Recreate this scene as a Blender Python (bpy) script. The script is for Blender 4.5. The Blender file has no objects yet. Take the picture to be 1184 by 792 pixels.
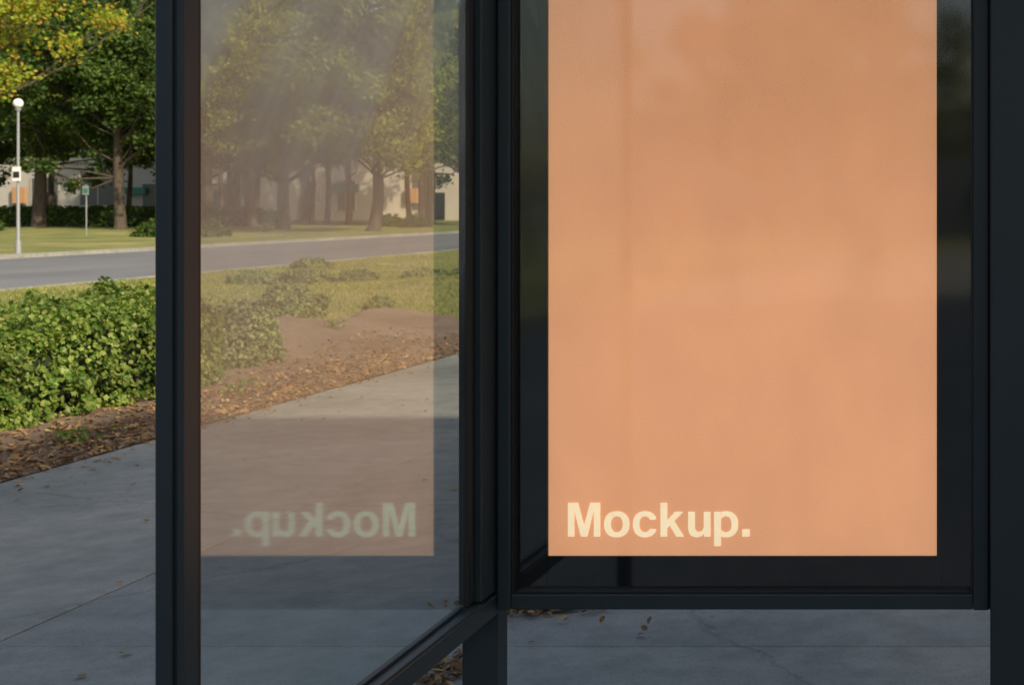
import bpy, math, random
import numpy as np
from mathutils import Vector, noise
R = math.radians
scene = bpy.context.scene
rng = np.random.default_rng(7)

# ------------------------------------------------------------------ helpers
def link(o, parent=None):
    scene.collection.objects.link(o)
    if parent is not None: o.parent = parent
    return o
def empty(name, loc=(0,0,0)):
    e = bpy.data.objects.new(name, None); e.location = loc; e.empty_display_size = .2
    return link(e)
class MB:
    def __init__(s): s.v=[]; s.f=[]; s.n=0
    def add(s, v, f, mat=0, smooth=False):
        v=np.asarray(v,float).reshape(-1,3); f=np.asarray(f,int)
        s.v.append(v); s.f.append((f+s.n,mat,smooth)); s.n+=len(v)
    def box(s,x0,x1,y0,y1,z0,z1,mat=0):
        v=[(x0,y0,z0),(x1,y0,z0),(x1,y1,z0),(x0,y1,z0),(x0,y0,z1),(x1,y0,z1),(x1,y1,z1),(x0,y1,z1)]
        f=[(0,3,2,1),(4,5,6,7),(0,1,5,4),(1,2,6,5),(2,3,7,6),(3,0,4,7)]
        s.add(v,f,mat)
    def tube(s,pts,rad,sides=8,mat=0,jit=0.0):
        pts=[Vector(p) for p in pts]; vs=[]; m=len(pts)
        for i,p in enumerate(pts):
            d=(pts[min(i+1,m-1)]-pts[max(i-1,0)]).normalized()
            a=d.cross(Vector((0,1,0.01)))
            if a.length<.1: a=d.cross(Vector((1,0,0)))
            a.normalize(); b=d.cross(a)
            for k in range(sides):
                t=2*math.pi*k/sides; r=rad[i]*(1+jit*math.sin(3*t+i*.7)+jit*.6*math.sin(5*t))
                vs.append(p+a*math.cos(t)*r+b*math.sin(t)*r)
        f=[]
        for i in range(m-1):
            for k in range(sides):
                k2=(k+1)%sides
                f.append((i*sides+k,i*sides+k2,(i+1)*sides+k2,(i+1)*sides+k))
        s.add([tuple(v) for v in vs],f,mat,True)
    def grid(s,X,Y,Z,mat=0,smooth=True):
        h,w=X.shape
        v=np.stack([X,Y,Z],-1).reshape(-1,3)
        i=np.arange(h*w).reshape(h,w)
        f=np.stack([i[:-1,:-1],i[:-1,1:],i[1:,1:],i[1:,:-1]],-1).reshape(-1,4)
        s.add(v,f,mat,smooth)
    def mesh(s,name,mats):
        me=bpy.data.meshes.new(name)
        V=np.concatenate(s.v); me.vertices.add(len(V)); me.vertices.foreach_set('co',V.astype(np.float32).ravel())
        L=np.concatenate([f.ravel() for f,_,_ in s.f]); tot=np.concatenate([np.full(len(f),f.shape[1]) for f,_,_ in s.f])
        mt=np.concatenate([np.full(len(f),m) for f,m,_ in s.f]); sm=np.concatenate([np.full(len(f),q) for f,_,q in s.f])
        me.loops.add(len(L)); me.loops.foreach_set('vertex_index',L.astype(np.int32))
        me.polygons.add(len(tot)); st=np.concatenate([[0],np.cumsum(tot)[:-1]])
        me.polygons.foreach_set('loop_start',st.astype(np.int32)); me.polygons.foreach_set('loop_total',tot.astype(np.int32))
        me.polygons.foreach_set('material_index',mt.astype(np.int32)); me.polygons.foreach_set('use_smooth',sm.astype(bool))
        for m in mats: me.materials.append(m)
        me.update(); me.validate()
        return me
    def obj(s,name,mats,parent=None,loc=(0,0,0)):
        o=bpy.data.objects.new(name,s.mesh(name,mats)); o.location=loc
        return link(o,parent)
def unit(a): return a/np.maximum(np.linalg.norm(a,axis=1,keepdims=True),1e-6)
def star():
    pts=[]
    for k,(a,r) in enumerate([(90,.56),(66,.36),(35,.5),(8,.32),(-35,.42),(-80,.22),(-100,.22),(-145,.42),(172,.32),(145,.5),(114,.36)]):
        pts.append((r*math.cos(R(a)),r*math.sin(R(a)),.10*abs(math.cos(R(a)))))
    return np.array(pts)
IVY=star()
OVAL=np.array([(0,-.5,.05),(.3,-.2,.08),(.27,.18,.05),(0,.55,-.08),(-.27,.18,.05),(-.3,-.2,.08)])
QUAD=np.array([(0,-.5,0),(.36,.02,.1),(0,.5,0),(-.36,-.02,.1)])
def cards(mb,P,size,N=None,tpl=QUAD,mat=0,spread=.8,rg=None):
    rg=rg or rng; n=len(P)
    if N is None: N=unit(rg.normal(size=(n,3)))
    else: N=unit(unit(N)+rg.normal(size=(n,3))*spread)
    T=unit(np.cross(N,rg.normal(size=(n,3)))); B=np.cross(N,T)
    s=(size*rg.uniform(.65,1.25,n))[:,None,None]
    V=P[:,None,:]+s*(tpl[None,:,0:1]*T[:,None,:]+tpl[None,:,1:2]*B[:,None,:]+tpl[None,:,2:3]*N[:,None,:])
    k=len(tpl); mb.add(V.reshape(-1,3),np.arange(n*k).reshape(n,k),mat)

# ------------------------------------------------------------------ materials
def newmat(name):
    m=bpy.data.materials.new(name); m.use_nodes=True; nt=m.node_tree; nt.nodes.clear()
    return m,nt,nt.nodes,nt.links
def out(nt,sock):
    o=nt.nodes.new('ShaderNodeOutputMaterial'); nt.links.new(sock,o.inputs[0])
def noise_n(nt,scale,detail=4,rough=.55,vec=None,dist=0):
    n=nt.nodes.new('ShaderNodeTexNoise'); n.inputs['Scale'].default_value=scale; n.inputs['Detail'].default_value=detail
    n.inputs['Roughness'].default_value=rough; n.inputs['Distortion'].default_value=dist
    if vec is not None: nt.links.new(vec,n.inputs['Vector'])
    return n
def ramp(nt,fac,stops):
    r=nt.nodes.new('ShaderNodeValToRGB'); nt.links.new(fac,r.inputs[0]); e=r.color_ramp.elements
    while len(e)<len(stops): e.new(.5)
    for i,(p,c) in enumerate(stops):
        e[i].position=p; e[i].color=(*c,1) if len(c)==3 else c
    return r
def mixc(nt,fac,a,b,mode='MIX'):
    m=nt.nodes.new('ShaderNodeMix'); m.data_type='RGBA'; m.blend_type=mode
    for s,v in ((m.inputs[0],fac),(m.inputs[6],a),(m.inputs[7],b)):
        if hasattr(v,'is_output') : nt.links.new(v,s)
        elif isinstance(v,(int,float)): s.default_value=v
        else: s.default_value=(*v,1)
    return m.outputs[2]
def objco(nt,scale=(1,1,1),rot=None):
    t=nt.nodes.new('ShaderNodeTexCoord'); v=t.outputs['Object']
    if rot is not None:
        m0=nt.nodes.new('ShaderNodeMapping'); m0.inputs['Rotation'].default_value=rot; nt.links.new(v,m0.inputs[0]); v=m0.outputs[0]
    mp=nt.nodes.new('ShaderNodeMapping'); mp.inputs['Scale'].default_value=scale
    nt.links.new(v,mp.inputs[0]); return mp.outputs[0]
def bsdf(nt,col,rough=.8,bump=None,bs=.2,bd=.01,metal=0,spec=.5):
    b=nt.nodes.new('ShaderNodeBsdfPrincipled')
    if hasattr(col,'is_output'): nt.links.new(col,b.inputs['Base Color'])
    else: b.inputs['Base Color'].default_value=(*col,1)
    if hasattr(rough,'is_output'): nt.links.new(rough,b.inputs['Roughness'])
    else: b.inputs['Roughness'].default_value=rough
    b.inputs['Metallic'].default_value=metal; b.inputs['Specular IOR Level'].default_value=spec
    if bump is not None:
        k=nt.nodes.new('ShaderNodeBump'); k.inputs['Strength'].default_value=bs; k.inputs['Distance'].default_value=bd
        nt.links.new(bump,k.inputs['Height']); nt.links.new(k.outputs[0],b.inputs['Normal'])
    return b
def plain(name,col,rough=.6,metal=0,var=.12,scale=6):
    m,nt,_,_=newmat(name); v=objco(nt); n=noise_n(nt,scale,4,vec=v)
    c=mixc(nt,n.outputs[0],tuple(x*(1-var) for x in col),tuple(min(1,x*(1+var)) for x in col))
    out(nt,bsdf(nt,c,rough,metal=metal).outputs[0]); return m
def foliage(name,cols,trans=.35,scale=.5,dark=.45,rough=.55):
    m,nt,N,L=newmat(name)
    g=N.new('ShaderNodeNewGeometry')
    k=len(cols); r=ramp(nt,g.outputs['Random Per Island'],[(i/(k-1) if k>1 else 0,c) for i,c in enumerate(cols)])
    n=noise_n(nt,scale,3,vec=objco(nt)); d=ramp(nt,n.outputs[0],[(.35,(dark,dark,dark)),(.65,(1,1,1))])
    c=mixc(nt,1.0,r.outputs[0],d.outputs[0],'MULTIPLY')
    b=bsdf(nt,c,rough,spec=.3)
    t=N.new('ShaderNodeBsdfTranslucent'); c2=mixc(nt,1.0,c,(1.0,1.0,.45),'MULTIPLY'); L.new(c2,t.inputs[0])
    mx=N.new('ShaderNodeMixShader'); mx.inputs[0].default_value=trans
    L.new(b.outputs[0],mx.inputs[1]); L.new(t.outputs[0],mx.inputs[2]); out(nt,mx.outputs[0]); return m

def m_frame():
    m,nt,N,L=newmat('powder_coated_metal'); v=objco(nt)
    n=noise_n(nt,3,5,vec=v); n2=noise_n(nt,400,2,vec=v)
    c=mixc(nt,n.outputs[0],(.016,.027,.034),(.026,.041,.050))
    r=N.new('ShaderNodeMapRange'); L.new(n.outputs[0],r.inputs[0]); r.inputs[3].default_value=.34; r.inputs[4].default_value=.52
    out(nt,bsdf(nt,c,r.outputs[0],bump=n2.outputs[0],bs=.12,bd=.001,spec=.35).outputs[0]); return m
M_FRAME=m_frame()
M_RUB=plain('rubber_gasket',(.006,.007,.008),.5)
def m_mask():
    m,nt,N,L=newmat('black_border'); out(nt,bsdf(nt,(.004,.005,.007),.35,spec=.15).outputs[0]); return m
M_MASK=m_mask()
def m_glass(name,fac0,fac1,tint,rough,haze):
    m,nt,N,L=newmat(name)
    tr=N.new('ShaderNodeBsdfTransparent'); tr.inputs[0].default_value=(.97,.99,.98,1)
    gl=N.new('ShaderNodeBsdfGlossy'); gl.inputs[0].default_value=(*tint,1); gl.inputs['Roughness'].default_value=rough
    lw=N.new('ShaderNodeLayerWeight'); lw.inputs[0].default_value=.5
    mr=N.new('ShaderNodeMapRange'); L.new(lw.outputs['Facing'],mr.inputs[0]); mr.inputs[3].default_value=fac0; mr.inputs[4].default_value=fac1
    mx=N.new('ShaderNodeMixShader'); L.new(mr.outputs[0],mx.inputs[0]); L.new(tr.outputs[0],mx.inputs[1]); L.new(gl.outputs[0],mx.inputs[2])
    last=mx
    if haze:
        # sunbeams and haze painted as pale diagonal streaks, stronger towards top and open end
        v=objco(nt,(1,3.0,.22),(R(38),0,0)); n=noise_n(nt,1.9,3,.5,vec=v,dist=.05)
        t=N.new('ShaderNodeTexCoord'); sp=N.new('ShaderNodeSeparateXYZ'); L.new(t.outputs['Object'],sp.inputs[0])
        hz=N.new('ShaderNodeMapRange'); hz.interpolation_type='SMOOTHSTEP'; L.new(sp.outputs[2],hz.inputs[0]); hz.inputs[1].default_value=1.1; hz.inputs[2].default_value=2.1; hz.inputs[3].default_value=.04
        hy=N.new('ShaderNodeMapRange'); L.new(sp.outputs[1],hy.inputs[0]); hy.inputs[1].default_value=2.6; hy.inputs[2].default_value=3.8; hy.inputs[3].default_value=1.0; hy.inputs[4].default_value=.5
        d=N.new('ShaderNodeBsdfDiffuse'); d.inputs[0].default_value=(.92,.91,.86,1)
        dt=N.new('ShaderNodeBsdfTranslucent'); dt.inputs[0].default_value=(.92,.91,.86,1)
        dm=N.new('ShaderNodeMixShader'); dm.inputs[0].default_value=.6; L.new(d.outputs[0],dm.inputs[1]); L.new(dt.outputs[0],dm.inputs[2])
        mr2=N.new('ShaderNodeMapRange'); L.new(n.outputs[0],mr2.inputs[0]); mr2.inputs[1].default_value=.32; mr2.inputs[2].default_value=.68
        mr2.inputs[3].default_value=.30*haze; mr2.inputs[4].default_value=haze
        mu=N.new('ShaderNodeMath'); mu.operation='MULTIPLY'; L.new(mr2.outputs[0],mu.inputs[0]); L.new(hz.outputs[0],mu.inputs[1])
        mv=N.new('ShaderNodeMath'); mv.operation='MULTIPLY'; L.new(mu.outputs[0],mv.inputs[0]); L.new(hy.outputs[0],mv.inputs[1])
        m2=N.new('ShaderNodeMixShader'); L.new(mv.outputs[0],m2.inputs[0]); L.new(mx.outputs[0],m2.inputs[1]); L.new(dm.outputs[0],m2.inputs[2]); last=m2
    out(nt,last.outputs[0]); return m
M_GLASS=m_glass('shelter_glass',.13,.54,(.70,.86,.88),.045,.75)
M_ROOFG=m_glass('roof_glass',.06,.4,(1,1,1),.03,0)
M_PANE=m_glass('display_glass',.08,.5,(.95,.98,1.0),.05,0)
def m_emis(name,col,st,var=.06,fall=None):
    m,nt,N,L=newmat(name); v=objco(nt)
    n=noise_n(nt,2.2,4,.6,vec=objco(nt,(1.4,1,.9))); g=noise_n(nt,230,2,.7,vec=v)
    nf=ramp(nt,n.outputs[0],[(.36,(0,0,0)),(.64,(1,1,1))])
    c=mixc(nt,nf.outputs[0],tuple(x*(1-var) for x in col),tuple(min(1,x*(1+var)) for x in col))
    gf=ramp(nt,g.outputs[0],[(.3,(0,0,0)),(.7,(1,1,1))])
    c=mixc(nt,gf.outputs[0],mixc(nt,1.0,c,(.90,.90,.90),'MULTIPLY'),mixc(nt,1.0,c,(1.09,1.09,1.09),'MULTIPLY'))
    b=bsdf(nt,c,.7); L.new(c,b.inputs['Emission Color']); b.inputs['Emission Strength'].default_value=st
    if fall:   # backlight is weaker towards the top of the case
        t=N.new('ShaderNodeTexCoord'); sp=N.new('ShaderNodeSeparateXYZ'); L.new(t.outputs['Object'],sp.inputs[0])
        h=N.new('ShaderNodeMapRange'); h.interpolation_type='SMOOTHSTEP'; L.new(sp.outputs[2],h.inputs[0]); h.inputs[1].default_value=1.1; h.inputs[2].default_value=2.2
        h.inputs[3].default_value=st; h.inputs[4].default_value=st*fall; L.new(h.outputs[0],b.inputs['Emission Strength'])
    out(nt,b.outputs[0]); return m
M_POSTER=m_emis('backlit_poster_paper',(.71,.335,.17),.79,.05,.72)
M_LETTER=m_emis('printed_cream_ink',(.88,.73,.48),.84,.02)
def m_concrete():
    m,nt,N,L=newmat('concrete_paving'); v=objco(nt)
    a=noise_n(nt,.7,6,.6,vec=v,dist=.5); b=noise_n(nt,6,6,.65,vec=v); c=noise_n(nt,140,3,.6,vec=v)
    g=N.new('ShaderNodeNewGeometry')
    base=ramp(nt,a.outputs[0],[(.3,(.23,.243,.215)),(.5,(.32,.32,.285)),(.7,(.40,.385,.335))]).outputs[0]
    st=ramp(nt,b.outputs[0],[(.35,(.70,.71,.71)),(.6,(1,1,1))]).outputs[0]
    base=mixc(nt,.8,base,st,'MULTIPLY')
    sp=ramp(nt,c.outputs[0],[(.3,(.6,.6,.6)),(.5,(1,1,1)),(.72,(1.0,1.0,1.0))]).outputs[0]
    base=mixc(nt,.8,base,sp,'MULTIPLY')
    sl=ramp(nt,g.outputs['Random Per Island'],[(0,(.82,.83,.84)),(1,(1,1,.98))]).outputs[0]
    base=mixc(nt,1.0,base,sl,'MULTIPLY')
    vo=N.new('ShaderNodeTexVoronoi'); vo.feature='DISTANCE_TO_EDGE'; vo.inputs['Scale'].default_value=.22
    dn=noise_n(nt,3,5,.7,vec=v); ad=N.new('ShaderNodeVectorMath'); ad.operation='MULTIPLY_ADD'; L.new(dn.outputs[1],ad.inputs[0]); ad.inputs[1].default_value=(.3,.3,.3); L.new(v,ad.inputs[2])
    L.new(ad.outputs[0],vo.inputs['Vector'])
    ck=ramp(nt,vo.outputs['Distance'],[(0,(.6,.6,.6)),(.001,(.7,.7,.7)),(.0022,(1,1,1))]).outputs[0]
    base=mixc(nt,.7,base,ck,'MULTIPLY')
    bm=noise_n(nt,90,5,.7,vec=v)
    out(nt,bsdf(nt,base,.75,bump=bm.outputs[0],bs=.6,bd=.005).outputs[0]); return m
M_CONC=m_concrete()
def m_asphalt():
    m,nt,N,L=newmat('asphalt'); v=objco(nt,(1,.25,1))
    a=noise_n(nt,.5,5,vec=v); b=noise_n(nt,60,3,vec=objco(nt))
    c=ramp(nt,a.outputs[0],[(.3,(.15,.153,.16)),(.7,(.23,.23,.235))]).outputs[0]
    c=mixc(nt,.5,c,ramp(nt,b.outputs[0],[(.3,(.6,.6,.6)),(.7,(1,1,1))]).outputs[0],'MULTIPLY')
    out(nt,bsdf(nt,c,.85,bump=b.outputs[0],bs=.3).outputs[0]); return m
M_ASPH=m_asphalt()
def m_grass():
    m,nt,N,L=newmat('lawn_grass'); v=objco(nt)
    a=noise_n(nt,.35,5,.6,vec=v); b=noise_n(nt,14,5,.7,vec=v)
    c=ramp(nt,a.outputs[0],[(.3,(.13,.17,.035)),(.5,(.26,.27,.07)),(.68,(.42,.36,.14))]).outputs[0]
    c=mixc(nt,.85,c,ramp(nt,b.outputs[0],[(.3,(.5,.5,.45)),(.65,(1,1,1))]).outputs[0],'MULTIPLY')
    out(nt,bsdf(nt,c,.9,bump=b.outputs[0],bs=.8,bd=.05).outputs[0]); return m
M_GRASS=m_grass()
def m_soil():
    m,nt,N,L=newmat('mulch_soil'); v=objco(nt)
    a=noise_n(nt,1.2,5,.6,vec=v); b=noise_n(nt,38,6,.75,vec=v)
    c=ramp(nt,a.outputs[0],[(.3,(.21,.14,.095)),(.7,(.36,.265,.19))]).outputs[0]
    c=mixc(nt,.9,c,ramp(nt,b.outputs[0],[(.3,(.42,.39,.37)),(.62,(1,1,1))]).outputs[0],'MULTIPLY')
    out(nt,bsdf(nt,c,.95,bump=b.outputs[0],bs=1,bd=.03).outputs[0]); return m
M_SOIL=m_soil()
def m_bark():
    m,nt,N,L=newmat('bark'); v=objco(nt,(3,3,.6)); a=noise_n(nt,3,6,.7,vec=v)
    c=ramp(nt,a.outputs[0],[(.3,(.035,.028,.02)),(.7,(.11,.085,.065))]).outputs[0]
    out(nt,bsdf(nt,c,.9,bump=a.outputs[0],bs=.8,bd=.05).outputs[0]); return m
M_BARK=m_bark()
F_TREE=foliage('tree_leaves',[(.14,.21,.03),(.24,.30,.045),(.35,.38,.06),(.48,.44,.09)],.45,.35,.5)
F_DARK=foliage('dark_tree_leaves',[(.04,.095,.02),(.075,.14,.025),(.13,.19,.03)],.35,.3,.5)
F_MAPLE=foliage('maple_leaves',[(.18,.30,.03),(.28,.40,.04),(.38,.45,.05),(.48,.42,.06),(.58,.30,.06)],.5,.3,.75)
F_HEDGE=foliage('hedge_leaves',[(.09,.175,.03),(.16,.27,.04),(.27,.36,.07),(.40,.45,.13)],.40,2.5,.5,.4)
F_SHRUB=foliage('shrub_leaves',[(.13,.19,.07),(.21,.28,.10),(.32,.37,.16)],.3,2.0,.6)
F_BLADE=foliage('grass_blades',[(.18,.26,.05),(.30,.36,.08),(.44,.42,.14),(.54,.46,.2)],.45,.6,.7)
F_LITTER=foliage('dry_leaves',[(.15,.08,.04),(.30,.16,.065),(.42,.25,.11),(.5,.36,.18),(.22,.13,.08)],.15,3,.6,.7)
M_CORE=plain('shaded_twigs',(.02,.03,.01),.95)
M_WHITE=plain('white_paint',(.75,.75,.73),.5)
M_POLE=plain('grey_pole_paint',(.22,.24,.25),.5)
M_GLOBE=plain('opal_globe',(.8,.8,.77),.25)
M_BLACK=plain('black_paint',(.02,.02,.022),.5)
M_WALL=plain('beige_render',(.60,.54,.46),.85,var=.12,scale=.4)
M_WALLG=plain('grey_render',(.42,.40,.36),.85,var=.12,scale=.4)
M_WIN=plain('window_glass',(.10,.105,.10),.3)
M_GREEN=plain('green_sign',(.03,.18,.12),.5)
M_ORANGE=plain('orange_panel',(.5,.27,.13),.6)
M_BRICK=plain('pale_brick_wall',(.45,.36,.28),.9,var=.2,scale=3)

# ------------------------------------------------------------------ terrain
mb=MB(); xs=np.linspace(-900,900,31); X,Y=np.meshgrid(xs,xs); mb.grid(X,Y,X*0-.125); mb.obj('ground',[M_GRASS])
def nz(x,y,s,seed=0.): return noise.noise(Vector((x*s+seed,y*s,seed)))
def hump(x,y): return .26*np.exp(-((x+9.5)/2.4)**2)*np.clip((y-14)/6,0,1)*np.clip((34-y)/10,0,1)
mb=MB(); X,Y=np.meshgrid(np.linspace(-18.2,-5.66,60),np.concatenate([np.linspace(-60,4,12),np.linspace(5,60,160),np.linspace(65,260,20)]))
Z=np.vectorize(lambda x,y: .05*nz(x,y,.35)+.03*nz(x,y,1.1,4.))(X,Y)
edge=np.minimum(np.clip((X+18.2)/1,0,1),np.clip((-5.66-X)/.4,0,1)); Z=-.02+Z*edge+hump(X,Y)
mb.grid(X,Y,Z); mb.obj('lawn',[M_GRASS])
mb=MB(); X,Y=np.meshgrid(np.concatenate([np.linspace(-500,-90,8),np.linspace(-88,-30.35,50)]),np.linspace(-100,400,120))
Z=np.vectorize(lambda x,y: -.02+.12*nz(x,y,.12,9.))(X,Y); e=np.clip((-30.35-X)/2,0,1); Z=-.01+(Z+.01)*e
mb.grid(X,Y,Z); mb.obj('lawn',[M_GRASS])
mb=MB(); X,Y=np.meshgrid(np.linspace(-30.2,-18.35,5),np.linspace(-120,400,60)); mb.grid(X,Y,X*0-.12); mb.obj('road',[M_ASPH])
mb=MB()
for x0,x1 in ((-18.35,-18.2),(-30.35,-30.2)):
    y=-100
    while y<260: mb.box(x0,x1,y,y+1.985,-.13,.012); y+=2.0
mb.obj('kerb',[M_CONC])
mb=MB(); rs=random.Random(3)
xj=[-5.65,-3.62,.06,2.1,4.4]; y0=5.0-2.35*18
for i in range(len(xj)-1):
    for j in range(50):
        a=y0+j*2.35; g=.005; dz=rs.uniform(-.003,.003)
        x0,x1,ya,yb=xj[i]+g,xj[i+1]-g,a+g,a+2.35-g; h=dz; c=.010
        v=[(x0,ya,-.12),(x1,ya,-.12),(x1,yb,-.12),(x0,yb,-.12),(x0,ya,h-.007),(x1,ya,h-.007),(x1,yb,h-.007),(x0,yb,h-.007),
           (x0+c,ya+c,h),(x1-c,ya+c,h),(x1-c,yb-c,h),(x0+c,yb-c,h)]
        f=[(0,1,5,4),(1,2,6,5),(2,3,7,6),(3,0,4,7),(4,5,9,8),(5,6,10,9),(6,7,11,10),(7,4,8,11),(8,9,10,11)]
        mb.add(v,f)
mb.obj('sidewalk',[M_CONC])
def bedz(x,y):
    t=(-5.66-x); zz=.015+.07*min(max(t,0)/2.2,1)+.04*nz(x,y,1.3,2.)+.02*nz(x,y,5,3.)
    if y>12: zz+=.24*min((y-12)/3,1)*min(max(t,0)/2.2,1)
    zz*=min(1,max(0,t)/.25)*.9+.1
    w=2.9+.9*nz(x,y,.6,7.)+ (0 if y<14 else -(y-14)*.3)
    if x<-5.66-w: zz-= .9*((-5.66-w)-x)
    if y>17.5: zz-=(y-17.5)*.25
    return zz
mb=MB(); X,Y=np.meshgrid(np.linspace(-9.9,-5.655,90),np.linspace(-6,20,340)); Z=np.vectorize(bedz)(X,Y); mb.grid(X,Y,Z); mb.obj('planting_bed',[M_SOIL])
# fallen leaves
mb=MB()
n=6500; x=-5.62-rng.beta(1.1,2.6,n)*1.5; y=6+rng.beta(1.2,1.6,n)*10; z=np.array([bedz(a,b) for a,b in zip(x,y)])+.012
cards(mb,np.stack([x,y,z],1),.040,np.tile([0,0,1.],(n,1)),OVAL,spread=.35)
n=330; x=-5.6+rng.exponential(.2,n); y=rng.uniform(5,17,n); cards(mb,np.stack([x,y,x*0+.01],1),.035,np.tile([0,0,1.],(n,1)),OVAL,spread=.2)
n=40; x=rng.uniform(-5.5,.3,n); y=rng.uniform(4.4,11,n); cards(mb,np.stack([x,y,x*0+.012],1),.045,np.tile([0,0,1.],(n,1)),IVY,spread=.25)
for cx,cy,sx,sy,n in ((-1.80,5.46,.13,.06,360),(-1.84,4.72,.05,.1,140),(-1.6,5.2,.3,.2,16)):
    cards(mb,np.stack([rng.normal(cx,sx,n),rng.normal(cy,sy,n),rng.uniform(.008,.03,n)],1),.035,np.tile([0,0,1.],(n,1)),OVAL,spread=.4)
mb.obj('fallen_leaves',[F_LITTER])
# grass blades
mb=MB(); n=90000
y=14+rng.beta(1,1.7,n)*42; x=rng.uniform(-18.1,-5.8,n)
def lawnz(x,y):
    e=min(min(max((x+18.2),0),1),min(max((-5.66-x)/.4,0),1))
    return -.02+(.05*nz(x,y,.35)+.03*nz(x,y,1.1,4.))*e+float(hump(x,y))
keep=[];zz=[]
for a,b in zip(x,y):
    lz=lawnz(a,b); bz=bedz(a,b) if (b<20 and a>-9.9) else -9
    k = bz<lz and nz(a,b,.8,11.)>-.25
    keep.append(k); zz.append(lz)
keep=np.array(keep); x=x[keep]; y=y[keep]; z=np.array(zz)[keep]; n=len(x)
h=rng.uniform(.03,.07,n); a=rng.uniform(0,6.28,n); w=.010
lx=rng.normal(0,.03,n); ly=rng.normal(0,.03,n)
V=np.stack([np.stack([x-np.cos(a)*w,y-np.sin(a)*w,z],1),np.stack([x+np.cos(a)*w,y+np.sin(a)*w,z],1),np.stack([x+lx,y+ly,z+h],1)],1)
mb.add(V.reshape(-1,3),np.arange(n*3).reshape(n,3)); mb.obj('grass',[F_BLADE])

# ------------------------------------------------------------------ hedge & shrubs
def hedge(name,b,n,size,fmat,tpl=IVY,lump=.09,parent=None,spread=.7):
    x0,x1,y0,y1,z0,z1=b; dx,dy,dz=x1-x0,y1-y0,z1-z0
    ar=np.array([dy*dz,dy*dz,dx*dz,dx*dz,dx*dy]); f=rng.choice(5,n,p=ar/ar.sum())
    u=rng.random((n,3)); P=np.array([x0,y0,z0])+u*np.array([dx,dy,dz]); N=np.zeros((n,3))
    for k,(ax,val,nn) in enumerate([(0,x0,(-1,0,.5)),(0,x1,(1,0,.5)),(1,y0,(0,-1,.5)),(1,y1,(0,1,.5)),(2,z1,(0,0,1))]):
        s=f==k; P[s,ax]=val; N[s]=nn
    dep=rng.exponential(.05,n)
    c=np.array([(x0+x1)/2,(y0+y1)/2,(z0+z1)/2])
    hd=np.array([dx,dy,dz])/2; q=(P-c)/hd; r=(np.abs(q)**7).sum(1)**(1/7); P=c+q/np.maximum(r,1)[:,None]*hd
    L=np.array([lump*1.2*noise.noise(Vector(p)*2.2)+lump*.9*noise.noise(Vector(p)*6) for p in P])
    P=P+unit(N)*(L-dep)[:,None]; P[:,2]=np.maximum(P[:,2],z0+.01)
    mb=MB(); cards(mb,P,size,N,tpl,0,spread)
    k=n//60
    for _ in range(k if size<.1 else 0):
        p=np.array([rng.uniform(x0+.1,x1-.05),rng.uniform(y0+.1,y1-.1),z1-.02]); h=rng.uniform(.04,.13); m=5
        Q=p+np.stack([rng.normal(0,.015,m),rng.normal(0,.015,m),np.linspace(0,h,m)],1); cards(mb,Q,size*.8,None,tpl)
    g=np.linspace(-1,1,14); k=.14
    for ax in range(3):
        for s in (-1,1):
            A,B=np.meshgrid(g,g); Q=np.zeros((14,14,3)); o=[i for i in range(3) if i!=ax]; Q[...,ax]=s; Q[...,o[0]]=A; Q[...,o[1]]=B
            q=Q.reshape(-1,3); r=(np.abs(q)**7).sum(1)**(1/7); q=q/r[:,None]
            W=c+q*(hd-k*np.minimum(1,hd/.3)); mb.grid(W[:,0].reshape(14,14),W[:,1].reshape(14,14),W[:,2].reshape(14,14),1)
    for _ in range(int(max(3,dy*5))):
        px,py=rng.uniform(x0+.1,x1-.1),rng.uniform(y0+.1,y1-.1); mb.tube([(px,py,z0-.1),(px+rng.normal(0,.05),py+rng.normal(0,.05),z1*.5)],[.015,.008],5,2)
    return mb.obj(name,[fmat,M_CORE,M_BARK],parent)
hedge('hedge',(-7.7,-6.60,9.15,12.15,.0,.77),21000,.050,F_HEDGE,lump=.17)
def shrub(name,c,rx,ry,h,n,size,mat,tpl=OVAL):
    d=unit(rng.normal(size=(n,3))); d[:,2]=np.abs(d[:,2]); r=1-rng.exponential(.12,n)
    P=d*r[:,None]; L=np.array([1+.28*noise.noise(Vector(p)*2.3+Vector(c))+.12*noise.noise(Vector(p)*6) for p in d])
    P=P*L[:,None]*np.array([rx,ry,h])+np.array(c)
    mb=MB(); cards(mb,P,size,d,tpl,0,.8)
    for _ in range(6):
        a=rng.uniform(0,6.28); mb.tube([(c[0],c[1],c[2]-.1),(c[0]+math.cos(a)*rx*.6,c[1]+math.sin(a)*ry*.6,c[2]+h*.6)],[.015,.005],5,1)
    return mb.obj(name,[mat,M_BARK])
shrub('shrub',(-7.05,13.0,.1),.38,.45,.58,4500,.045,F_SHRUB)
shrub('shrub',(-8.5,16.9,.22),.45,.45,.36,3000,.05,F_SHRUB)
shrub('shrub',(-7.9,18.0,.22),.18,.2,.16,700,.05,F_SHRUB)
for cx,cy,rx,h in ((-15.2,28.6,.4,.16),(-14.6,27.6,.6,.2),(-13.7,27.9,.6,.22),(-13.0,28.6,.4,.17),(-11.7,28.8,.5,.19),(-11.0,29.3,.45,.18),(-10.4,30,.3,.14),(-16.6,34,.5,.2)):
    shrub('low_shrub',(cx,cy,.0),rx,.4,h+.05,1200,.06,F_SHRUB)
mb=MB()
for cx,cy in ((-6.0,9.1),(-6.1,11.3),(-7.2,15.3)):
    n=40; cards(mb,np.stack([rng.normal(cx,.07,n),rng.normal(cy,.07,n),bedz(cx,cy)+rng.uniform(.01,.09,n)],1),.045,None,OVAL)
mb.obj('weeds',[F_HEDGE])

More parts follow.
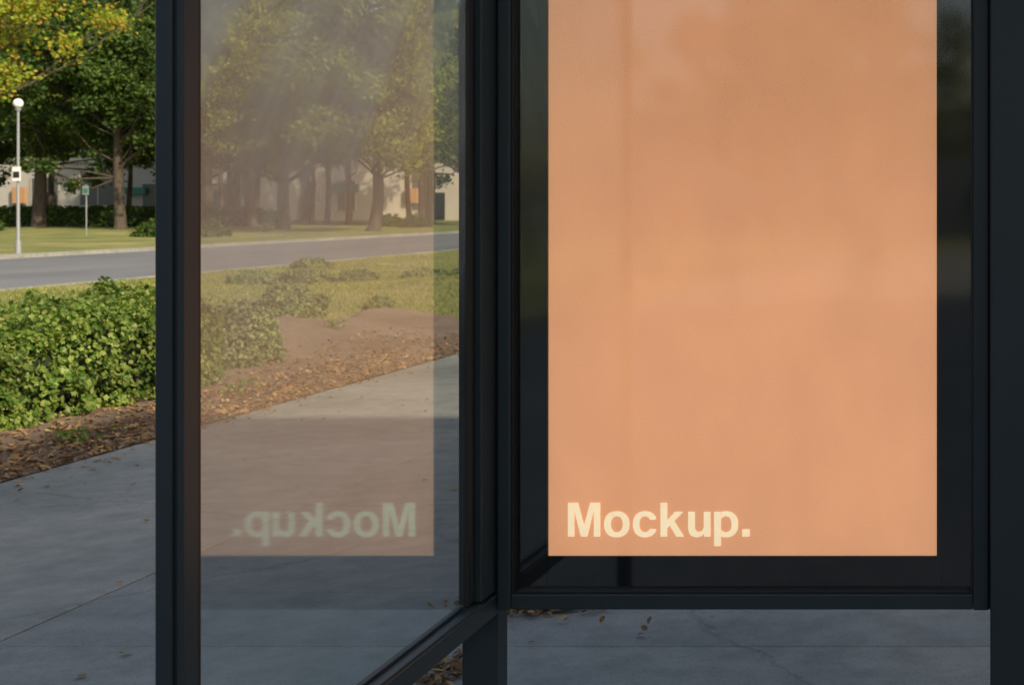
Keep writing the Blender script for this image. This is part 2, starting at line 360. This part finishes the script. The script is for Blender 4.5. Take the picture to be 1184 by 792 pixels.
# ------------------------------------------------------------------ trees
def tree_mesh(name,seed,H,CR,zb,ncl,nl,ls,fm,r0=.38,tpl=QUAD,rc=(.9,1.7)):
    rg=np.random.default_rng(seed); mb=MB()
    wob=rg.normal(0,.18,(7,2)).cumsum(0)*.5; wob[0]=0
    tz=[-.3,.35,H*.12,H*.26,H*.42,H*.6,H*.8]; tr=[r0*1.6,r0*1.1,r0*.95,r0*.85,r0*.6,r0*.36,r0*.12]
    tp=[(wob[i][0],wob[i][1],tz[i]) for i in range(7)]
    mb.tube(tp,tr,12,1,.06)
    def tat(z):
        for i in range(6):
            if tz[i]<=z<=tz[i+1]:
                t=(z-tz[i])/(tz[i+1]-tz[i]); return np.array(tp[i])*(1-t)+np.array(tp[i+1])*t
        return np.array(tp[-1])
    cz=(zb+H)/2; hz=(H-zb)/2
    d=unit(rg.normal(size=(ncl,3))); r=rg.random(ncl)**.38
    lum=1+.28*np.sin(d[:,0]*4+seed)+.18*np.cos(d[:,1]*5+seed*2)
    C=d*(r*lum)[:,None]*np.array([CR,CR,hz])*.88+np.array([0,0,cz])
    C[:,:2]*=np.clip(1.2-.35*(C[:,2:3]-zb)/(H-zb),.5,1.15)
    Ps=[];Ns=[]
    for i,c in enumerate(C):
        R0=rg.uniform(*rc)
        if i%2==0:
            hd=math.hypot(c[0],c[1]); z0=min(max(H*.2,c[2]-hd*.75-.5),H*.72); s=tat(z0)
            mid=(s+c)/2+np.array([0,0,-.35])+rg.normal(0,.25,3); q=r0*.26*(1-z0/H)+.02
            mb.tube([tuple(s),tuple(s*.6+mid*.4+rg.normal(0,.05,3)),tuple(mid),tuple(c)],[q,q*.8,q*.55,q*.15],6,1)
            for _ in range(3):
                e=c+rg.normal(0,R0*.5,3); mb.tube([tuple(mid*.4+c*.6),tuple(e)],[q*.25,.012],4,1)
        k=int(nl*rg.uniform(.5,1.3)*(R0/1.3)**2)
        dd=unit(rg.normal(size=(k,3))); rr=rg.random(k)**.55*(1+.3*np.sin(dd[:,0]*6+i))
        Ps.append(c+dd*rr[:,None]*np.array([R0,R0,R0*.62])); Ns.append(dd*.6+np.array([0,0,.7]))
    cards(mb,np.concatenate(Ps),ls,np.concatenate(Ns),tpl,0,.7,rg)
    return mb.mesh(name,[fm,M_BARK])
T1=tree_mesh('broadleaf_tree_a',11,15,4.8,3.4,105,340,.22,F_TREE,.36,rc=(.7,1.45))
T2=tree_mesh('broadleaf_tree_b',23,16,5.0,3.0,110,340,.22,F_TREE,.34,rc=(.7,1.45))
T3=tree_mesh('dark_tree',31,19,6.5,3.2,120,280,.32,F_DARK,.36)
T4=tree_mesh('maple_tree_mesh',47,15,5.8,5.0,110,330,.17,F_MAPLE,.3,IVY,(.6,1.3))
T5=tree_mesh('young_tree',59,13,3.2,4.2,55,300,.28,F_TREE,.2,rc=(.8,1.4))
def put(name,me,x,y,s=1,rot=0,sz=None):
    o=bpy.data.objects.new(name,me); o.location=(x,y,-.05); o.rotation_euler=(0,0,rot); o.scale=(s,s,sz or s); return link(o)
put('broadleaf_tree',T1,-43.3,85,.95,.5)
put('broadleaf_tree',T2,-34.7,78,.95,1.7)
put('broadleaf_tree',T2,-49.3,93,1.0,4.0)
put('broadleaf_tree',T1,-36.5,99,1.1,5.0)
put('dark_broadleaf_tree',T3,-54.5,87,.85,3.1)
put('maple_tree',T4,-40.6,55,1.08,.4)
for i,(x,y,s) in enumerate([(-63,92,1.05),(-72,97,1.1),(-58,103,1.1),(-62,114,1.2),(-48,118,1.1)]):
    put('dark_broadleaf_tree',T3,x,y,s,i*1.3)
for i,(x,y) in enumerate([(-58.7,106),(-60.6,112),(-56.9,108),(-54.5,112),(-51.4,108),(-48,104),(-46.1,110),(-40.9,100),(-73,108),(-68.1,110),(-45.6,114),(-43.5,108)]):
    put('young_tree',T5,x,y,1.0+.06*(i%3),i*.9)
mb=MB(); n=42000
ang=rng.random(n); x=-125+ang*115; y=150+rng.uniform(-5,8,n); top=np.array([25+5*noise.noise(Vector((a*.09,0,0)))+4*noise.noise(Vector((a*.3,3,0))) for a in x])
z=rng.random(n)**.8*top; lumpy=np.array([noise.noise(Vector((a*.25,b*.3,1.))) for a,b in zip(x,z)])*5
cards(mb,np.stack([x,y-lumpy,z],1),1.0,np.tile([.3,-.8,.6],(n,1)),QUAD)
for k in range(40):
    px=-124+k*2.9; mb.tube([(px,150,-.2),(px+rng.normal(0,.5),150,14)],[.4,.15],7,1)
mb.obj('distant_trees',[F_DARK,M_BARK])
for i,(x,y,s,me,nm) in enumerate([(9.5,.8,.42,T1,'broadleaf_tree'),(14,22,.7,T2,'broadleaf_tree'),  # these two are unseen trees added to dapple the sunlight on the sidewalk
        (-3.0,-30,.6,T1,'broadleaf_tree'),(-12.5,-30,.55,T2,'broadleaf_tree'),(-8,-44,.6,T3,'dark_broadleaf_tree'),(-19,-44,.6,T3,'dark_broadleaf_tree')]):
    put(nm,me,x,y,s,i*1.1+.3)
hedge('boundary_hedge',(-84,-48,94,95.4,0,1.3),9000,.28,F_DARK,QUAD,.15)
for cx,cy in ((-39.5,66),(-37.8,67),(-50,88),(-58,80),(-41,95),(-38,92)):
    shrub('shrub',(cx,cy,0),1.1,.8,.8,900,.18,F_DARK)

# ------------------------------------------------------------------ buildings
def building(name,x0,x1,y0,y1,h,wall,storeys,bay,face=-1,extra=None,ww=.32):
    e=empty(name,((x0+x1)/2,(y0+y1)/2,0)); ox,oy=(x0+x1)/2,(y0+y1)/2
    w=MB(); w.box(x0-ox,x1-ox,y0-oy,y1-oy,-.1,h); w.box(x0-ox-.2,x1-ox+.2,y0-oy-.2,y1-oy+.2,h+.002,h+.45,1); w.obj('walls',[wall,M_WALLG],e)
    g=MB(); fr=MB(); yf=(y0 if face<0 else y1)-oy; sh=h/storeys; n=int((x1-x0)/bay); b=(x1-x0)/n; r2=random.Random(n)
    for s in range(storeys):
        for i in range(n):
            cx=x0-ox+(i+.5)*b+r2.uniform(-.3,.3); z0=s*sh+r2.choice([.9,1.4,.3]); z1=s*sh+sh-r2.choice([.8,1.4,1.9]); hw=b*ww*r2.uniform(.5,1.1)
            ys=sorted((yf+face*.03,yf-face*.1)); g.box(cx-hw,cx+hw,ys[0],ys[1],z0,z1)
            yb=sorted((yf+face*.09,yf-face*.05))
            for a in ((cx-hw-.1,cx-hw,z0-.1,z1+.1),(cx+hw,cx+hw+.1,z0-.1,z1+.1),(cx-hw,cx+hw,z1,z1+.1),(cx-hw,cx+hw,z0-.1,z0),(cx-.04,cx+.04,z0,z1)):
                fr.box(a[0],a[1],yb[0],yb[1],a[2],a[3])
    g.obj('windows',[M_WIN],e); fr.obj('window_frames',[wall],e)
    if extra: extra(e,ox,oy,yf)
    return e
def shop(e,ox,oy,yf):
    a=MB()
    for x0,x1,z0,z1,m in ((-12,-9.5,2.6,3.4,0),(-5,-3.9,1.6,3.0,1),(5,6.8,2.4,3.0,0)):
        a.box(x0,x1,yf-.5,yf-.2,z0,z1,m)
    a.obj('shop_signs',[M_GREEN,M_ORANGE],e)
    d=MB(); d.box(-2.5,-1.4,yf-.14,yf-.1,0,2.6); d.obj('door',[M_BLACK],e)
building('grey_commercial_building',-98,-66,124,140,5.2,M_WALLG,1,5,extra=shop)
building('beige_building',-64.5,-36,132,146,5.6,M_WALL,1,7,extra=shop,ww=.16)
building('unseen_shade_building',10,26,-24,-2.0,12.2,M_BRICK,3,3.5)  # unseen building, added and sized to cast shade over shelter and pavement
building('beige_building',-34,6,-75,-63,6,M_WALL,2,4,face=1)

# ------------------------------------------------------------------ street lamp, signpost
e=empty('street_lamp',(-30.8,44,0))
m=MB(); m.tube([(0,0,-.05),(0,0,.35),(0,0,.45),(0,0,4.55)],[.09,.085,.05,.035],14,0)
m.tube([(0,0,4.5),(0,0,4.58),(0,0,4.62)],[.04,.09,.09],14,0); m.obj('pole',[M_POLE],e)
m=MB(); rr=[.002]+[.145*math.sin(math.pi*i/9) for i in range(1,9)]+[.002]; m.tube([(0,0,4.77-.15*math.cos(math.pi*i/9)) for i in range(10)],rr,16,0); m.obj('globe',[M_GLOBE],e)
m=MB(); m.box(-.13,.13,-.09,-.07,2.3,2.75,0); m.box(-.1,.1,-.098,-.092,2.4,2.6,1); m.obj('notice_plate',[M_WHITE,M_BLACK],e)
e=empty('traffic_sign',(-43.6,67,0))
m=MB(); m.tube([(0,0,-.05),(0,0,2.5)],[.03,.03],8,0); m.obj('pole',[M_POLE],e)
m=MB(); m.box(-.15,.15,-.07,-.05,2.0,2.45,0); m.box(-.11,.11,-.078,-.072,2.08,2.3,1); m.obj('sign_plate',[M_POLE,M_GREEN],e)
e=empty('bollard',(-50.5,70,0)); m=MB(); m.tube([(0,0,-.05),(0,0,.9),(0,0,.98)],[.07,.07,.02],10,0); m.tube([(0,0,.7),(0,0,.8)],[.075,.075],10,1); m.obj('post',[M_POLE,M_WHITE],e)

# ------------------------------------------------------------------ bus shelter
def part(name,x0,x1,y0,y1,z0,z1,mat,parent,bev=.003):
    m=MB(); cx,cy,cz=(x0+x1)/2,(y0+y1)/2,(z0+z1)/2
    m.box(x0-cx,x1-cx,y0-cy,y1-cy,z0-cz,z1-cz); o=m.obj(name,[mat],parent,(cx,cy,cz))
    if bev:
        b=o.modifiers.new('b','BEVEL'); b.width=bev; b.segments=3; b.limit_method='ANGLE'
    return o
S=empty('bus_shelter')
TOP=2.5
part('front_post',-1.502,-1.470,2.497,2.545,-.05,TOP,M_FRAME,S,.004)
part('front_post_core',-1.470,-1.462,2.503,2.54,-.05,TOP,M_RUB,S,0)
part('front_post_inner',-1.462,-1.450,2.497,2.545,-.05,TOP,M_FRAME,S,.003)
part('glass_gasket_front',-1.474,-1.456,2.5455,2.565,.462,TOP,M_RUB,S,.002)
part('rear_stile',-1.495,-1.463,3.915,4.085,.463,TOP,M_FRAME,S,.004)
part('rear_stile_trim',-1.4625,-1.441,3.945,4.06,.463,TOP,M_FRAME,S,.003)
part('glass_gasket_rear',-1.474,-1.458,3.895,3.9145,.463,TOP,M_RUB,S,.002)
part('bottom_rail',-1.500,-1.436,2.546,4.085,.395,.452,M_FRAME,S,.004)
part('bottom_rail_rib',-1.496,-1.480,2.548,3.912,.4525,.461,M_FRAME,S,.002)
part('bottom_rail_lip',-1.455,-1.438,2.548,3.94,.4525,.460,M_FRAME,S,.002)
part('top_rail',-1.500,-1.436,2.546,4.085,TOP-.09,TOP-.002,M_FRAME,S,.004)
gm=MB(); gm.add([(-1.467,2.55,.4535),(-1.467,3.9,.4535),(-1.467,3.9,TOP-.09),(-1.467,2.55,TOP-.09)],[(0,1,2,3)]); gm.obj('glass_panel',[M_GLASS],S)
part('rear_post',-1.552,-1.447,4.0905,4.18,-.05,TOP,M_FRAME,S,.005)
part('rear_post_base',-1.572,-1.427,4.08,4.2,-.02,.012,M_FRAME,S,.003)
part('right_post',.010,.15,3.985,4.17,-.05,TOP,M_FRAME,S,.006)
part('right_post_filler',.0055,.0098,4.06,4.15,.41,TOP,M_RUB,S,0)
for nm,b in (('roof_beam_front',(-1.6,1.9,2.44,2.52)),('roof_beam_rear',(-1.6,1.9,4.10,4.18)),('roof_beam_side',(-1.6,-1.52,2.521,4.099)),('roof_beam_end',(1.82,1.9,2.521,4.099))):
    part(nm,*b,TOP+.002,TOP+.09,M_FRAME,S,.006)
gm=MB(); gm.add([(-1.6,2.45,TOP+.095),(1.9,2.45,TOP+.095),(1.9,4.17,TOP+.095),(-1.6,4.17,TOP+.095)],[(0,1,2,3)]); gm.obj('roof_glass',[M_ROOFG],S)
part('far_right_post',1.80,1.88,4.1,4.18,-.05,TOP,M_FRAME,S,.006)

D=empty('poster_display')
FT=2.43
part('cabinet',-1.425,.002,4.125,4.22,.41,FT-.01,M_FRAME,D,.004)
part('frame_left',-1.430,-1.392,4.04,4.124,.412,FT,M_FRAME,D,.004)
part('frame_right',-.040,.0055,4.04,4.124,.412,FT,M_FRAME,D,.004)
part('frame_bottom',-1.3915,-.0405,4.043,4.124,.413,.458,M_FRAME,D,.004)
part('frame_top',-1.3915,-.0405,4.043,4.124,FT-.045,FT-.001,M_FRAME,D,.004)
for nm,b in (('gasket_left',(-1.3915,-1.385,.4585,FT-.046)),('gasket_right',(-.047,-.0405,.4585,FT-.046)),('gasket_bottom',(-1.3845,-.0475,.4585,.4645))):
    part(nm,b[0],b[1],4.050,4.124,b[2],b[3],M_RUB,D,.001)
PX0,PX1,PZ0,PZ1=-1.2985,-.148,.557,2.30
part('border_left',-1.391,PX0,4.09,4.124,.459,FT-.05,M_MASK,D,.001)
part('border_right',PX1,-.041,4.09,4.124,.459,FT-.05,M_MASK,D,.001)
part('border_bottom',PX0+.0005,PX1-.0005,4.09,4.124,.459,PZ0,M_MASK,D,.001)
part('border_top',PX0+.0005,PX1-.0005,4.09,4.124,PZ1,FT-.05,M_MASK,D,.001)
m=MB(); m.add([(PX0,4.100,PZ0),(PX1,4.100,PZ0),(PX1,4.100,PZ1),(PX0,4.100,PZ1)],[(0,1,2,3)]); m.obj('poster',[M_POSTER],D)
m=MB(); m.add([(-1.39,4.080,.46),(-.042,4.080,.46),(-.042,4.080,FT-.05),(-1.39,4.080,FT-.05)],[(0,1,2,3)]); m.obj('display_glass',[M_PANE],D)
K=1/390.2; LX,LZ,LY=-1.2405,.6135,4.0985
m=MB()
def V2(p,ox=0): return [(LX+(x+ox)*K,LY,LZ+y*K) for x,y in p]
def ngon(p,ox): m.add(V2(p,ox),[tuple(range(len(p)))])
def se(a,rx,ry,cx,cy,e=2.25):
    c,s=math.cos(a),math.sin(a); return (cx+rx*math.copysign(abs(c)**(2/e),c),cy+ry*math.copysign(abs(s)**(2/e),s))
def strip(o,i,ox):
    n=len(o); m.add(V2(o+i,ox),[(k,k+1,n+k+1,n+k) for k in range(n-1)])
ngon([(0,0),(0,39),(11.6,39),(18.6,12.5),(25.6,39),(37.2,39),(37.2,0),(29.9,0),(29.9,30.5),(22.3,0),(14.9,0),(7.3,30.5),(7.3,0)],0)
A=[2*math.pi*k/56 for k in range(57)]
strip([se(a,14.6,15,56.4,14.2) for a in A],[se(a,6.9,9.3,56.4,14.2) for a in A],0)
def arc(a0,a1,n=48): return [R(a0+(a1-a0)*k/n) for k in range(n+1)]
strip([se(a,14,15,89,14.2) for a in arc(20,340)],[se(a,6.6,9.3,89,14.2) for a in arc(31,329)],0)
ngon([(0,0),(0,39),(7.6,39),(7.6,18.8),(16.8,28.6),(26.2,28.6),(15.7,18),(27.2,0),(18.2,0),(10.6,12.8),(7.6,9.8),(7.6,0)],107)
ngon([(0,28.6),(7.6,28.6),(7.6,11.5),(8,8.4),(9.4,6.2),(12,5.4),(15,6),(17.2,8),(18,11.5),(18,28.6),(25.6,28.6),(25.6,0),(18.4,0),(18.4,4),(16.5,1.6),(13.8,0),(10.4,-.8),(6.2,-.2),(2.8,1.8),(.7,5),(0,9.5)],139)
ngon([(0,-11),(0,28.6),(7.2,28.6),(7.6,24.5),(7.6,4),(7.6,-11)],169)
strip([se(a,14,15,182.6,14.2) for a in arc(110,-110)],[se(a,6.6,9.3,182.6,14.2) for a in arc(140,-140)],0)
ngon([(201.5,0),(201.5,8.4),(210,8.4),(210,0)],0)
m.obj('lettering',[M_LETTER],D)

# ------------------------------------------------------------------ light
SUN=Vector((.8,-.6,0)).normalized(); EL=R(32)
sd=Vector((SUN.x*math.cos(EL),SUN.y*math.cos(EL),math.sin(EL)))
w=bpy.data.worlds.new('World'); scene.world=w; w.use_nodes=True; nt=w.node_tree; nt.nodes.clear()
sk=nt.nodes.new('ShaderNodeTexSky'); sk.sky_type='NISHITA'; sk.sun_disc=False; sk.sun_elevation=EL; sk.sun_rotation=math.atan2(SUN.x,SUN.y)
sk.dust_density=3.5; sk.ozone_density=.4; sk.air_density=1.0
bg=nt.nodes.new('ShaderNodeBackground'); bg.inputs[1].default_value=.15; wo=nt.nodes.new('ShaderNodeOutputWorld')
nt.links.new(sk.outputs[0],bg.inputs[0]); nt.links.new(bg.outputs[0],wo.inputs[0])
l=bpy.data.lights.new('sun','SUN'); l.energy=5; l.angle=R(.6); l.color=(1,.86,.63); lo=bpy.data.objects.new('sun',l); link(lo)
lo.rotation_euler=sd.to_track_quat('Z','Y').to_euler()
scene.view_settings.view_transform='Standard'; scene.view_settings.look='None'; scene.view_settings.exposure=0

cam=bpy.data.cameras.new('camera'); co=bpy.data.objects.new('camera',cam); link(co)
co.location=(0,0,1.6); co.rotation_euler=(R(90),0,0)
cam.sensor_width=36; cam.lens=1600/1184*36; cam.shift_x=-549/1184; cam.shift_y=-161/1184; cam.clip_end=3000; cam.clip_start=.05
cam.dof.use_dof=True; cam.dof.focus_distance=4.1; cam.dof.aperture_fstop=8
scene.camera=co
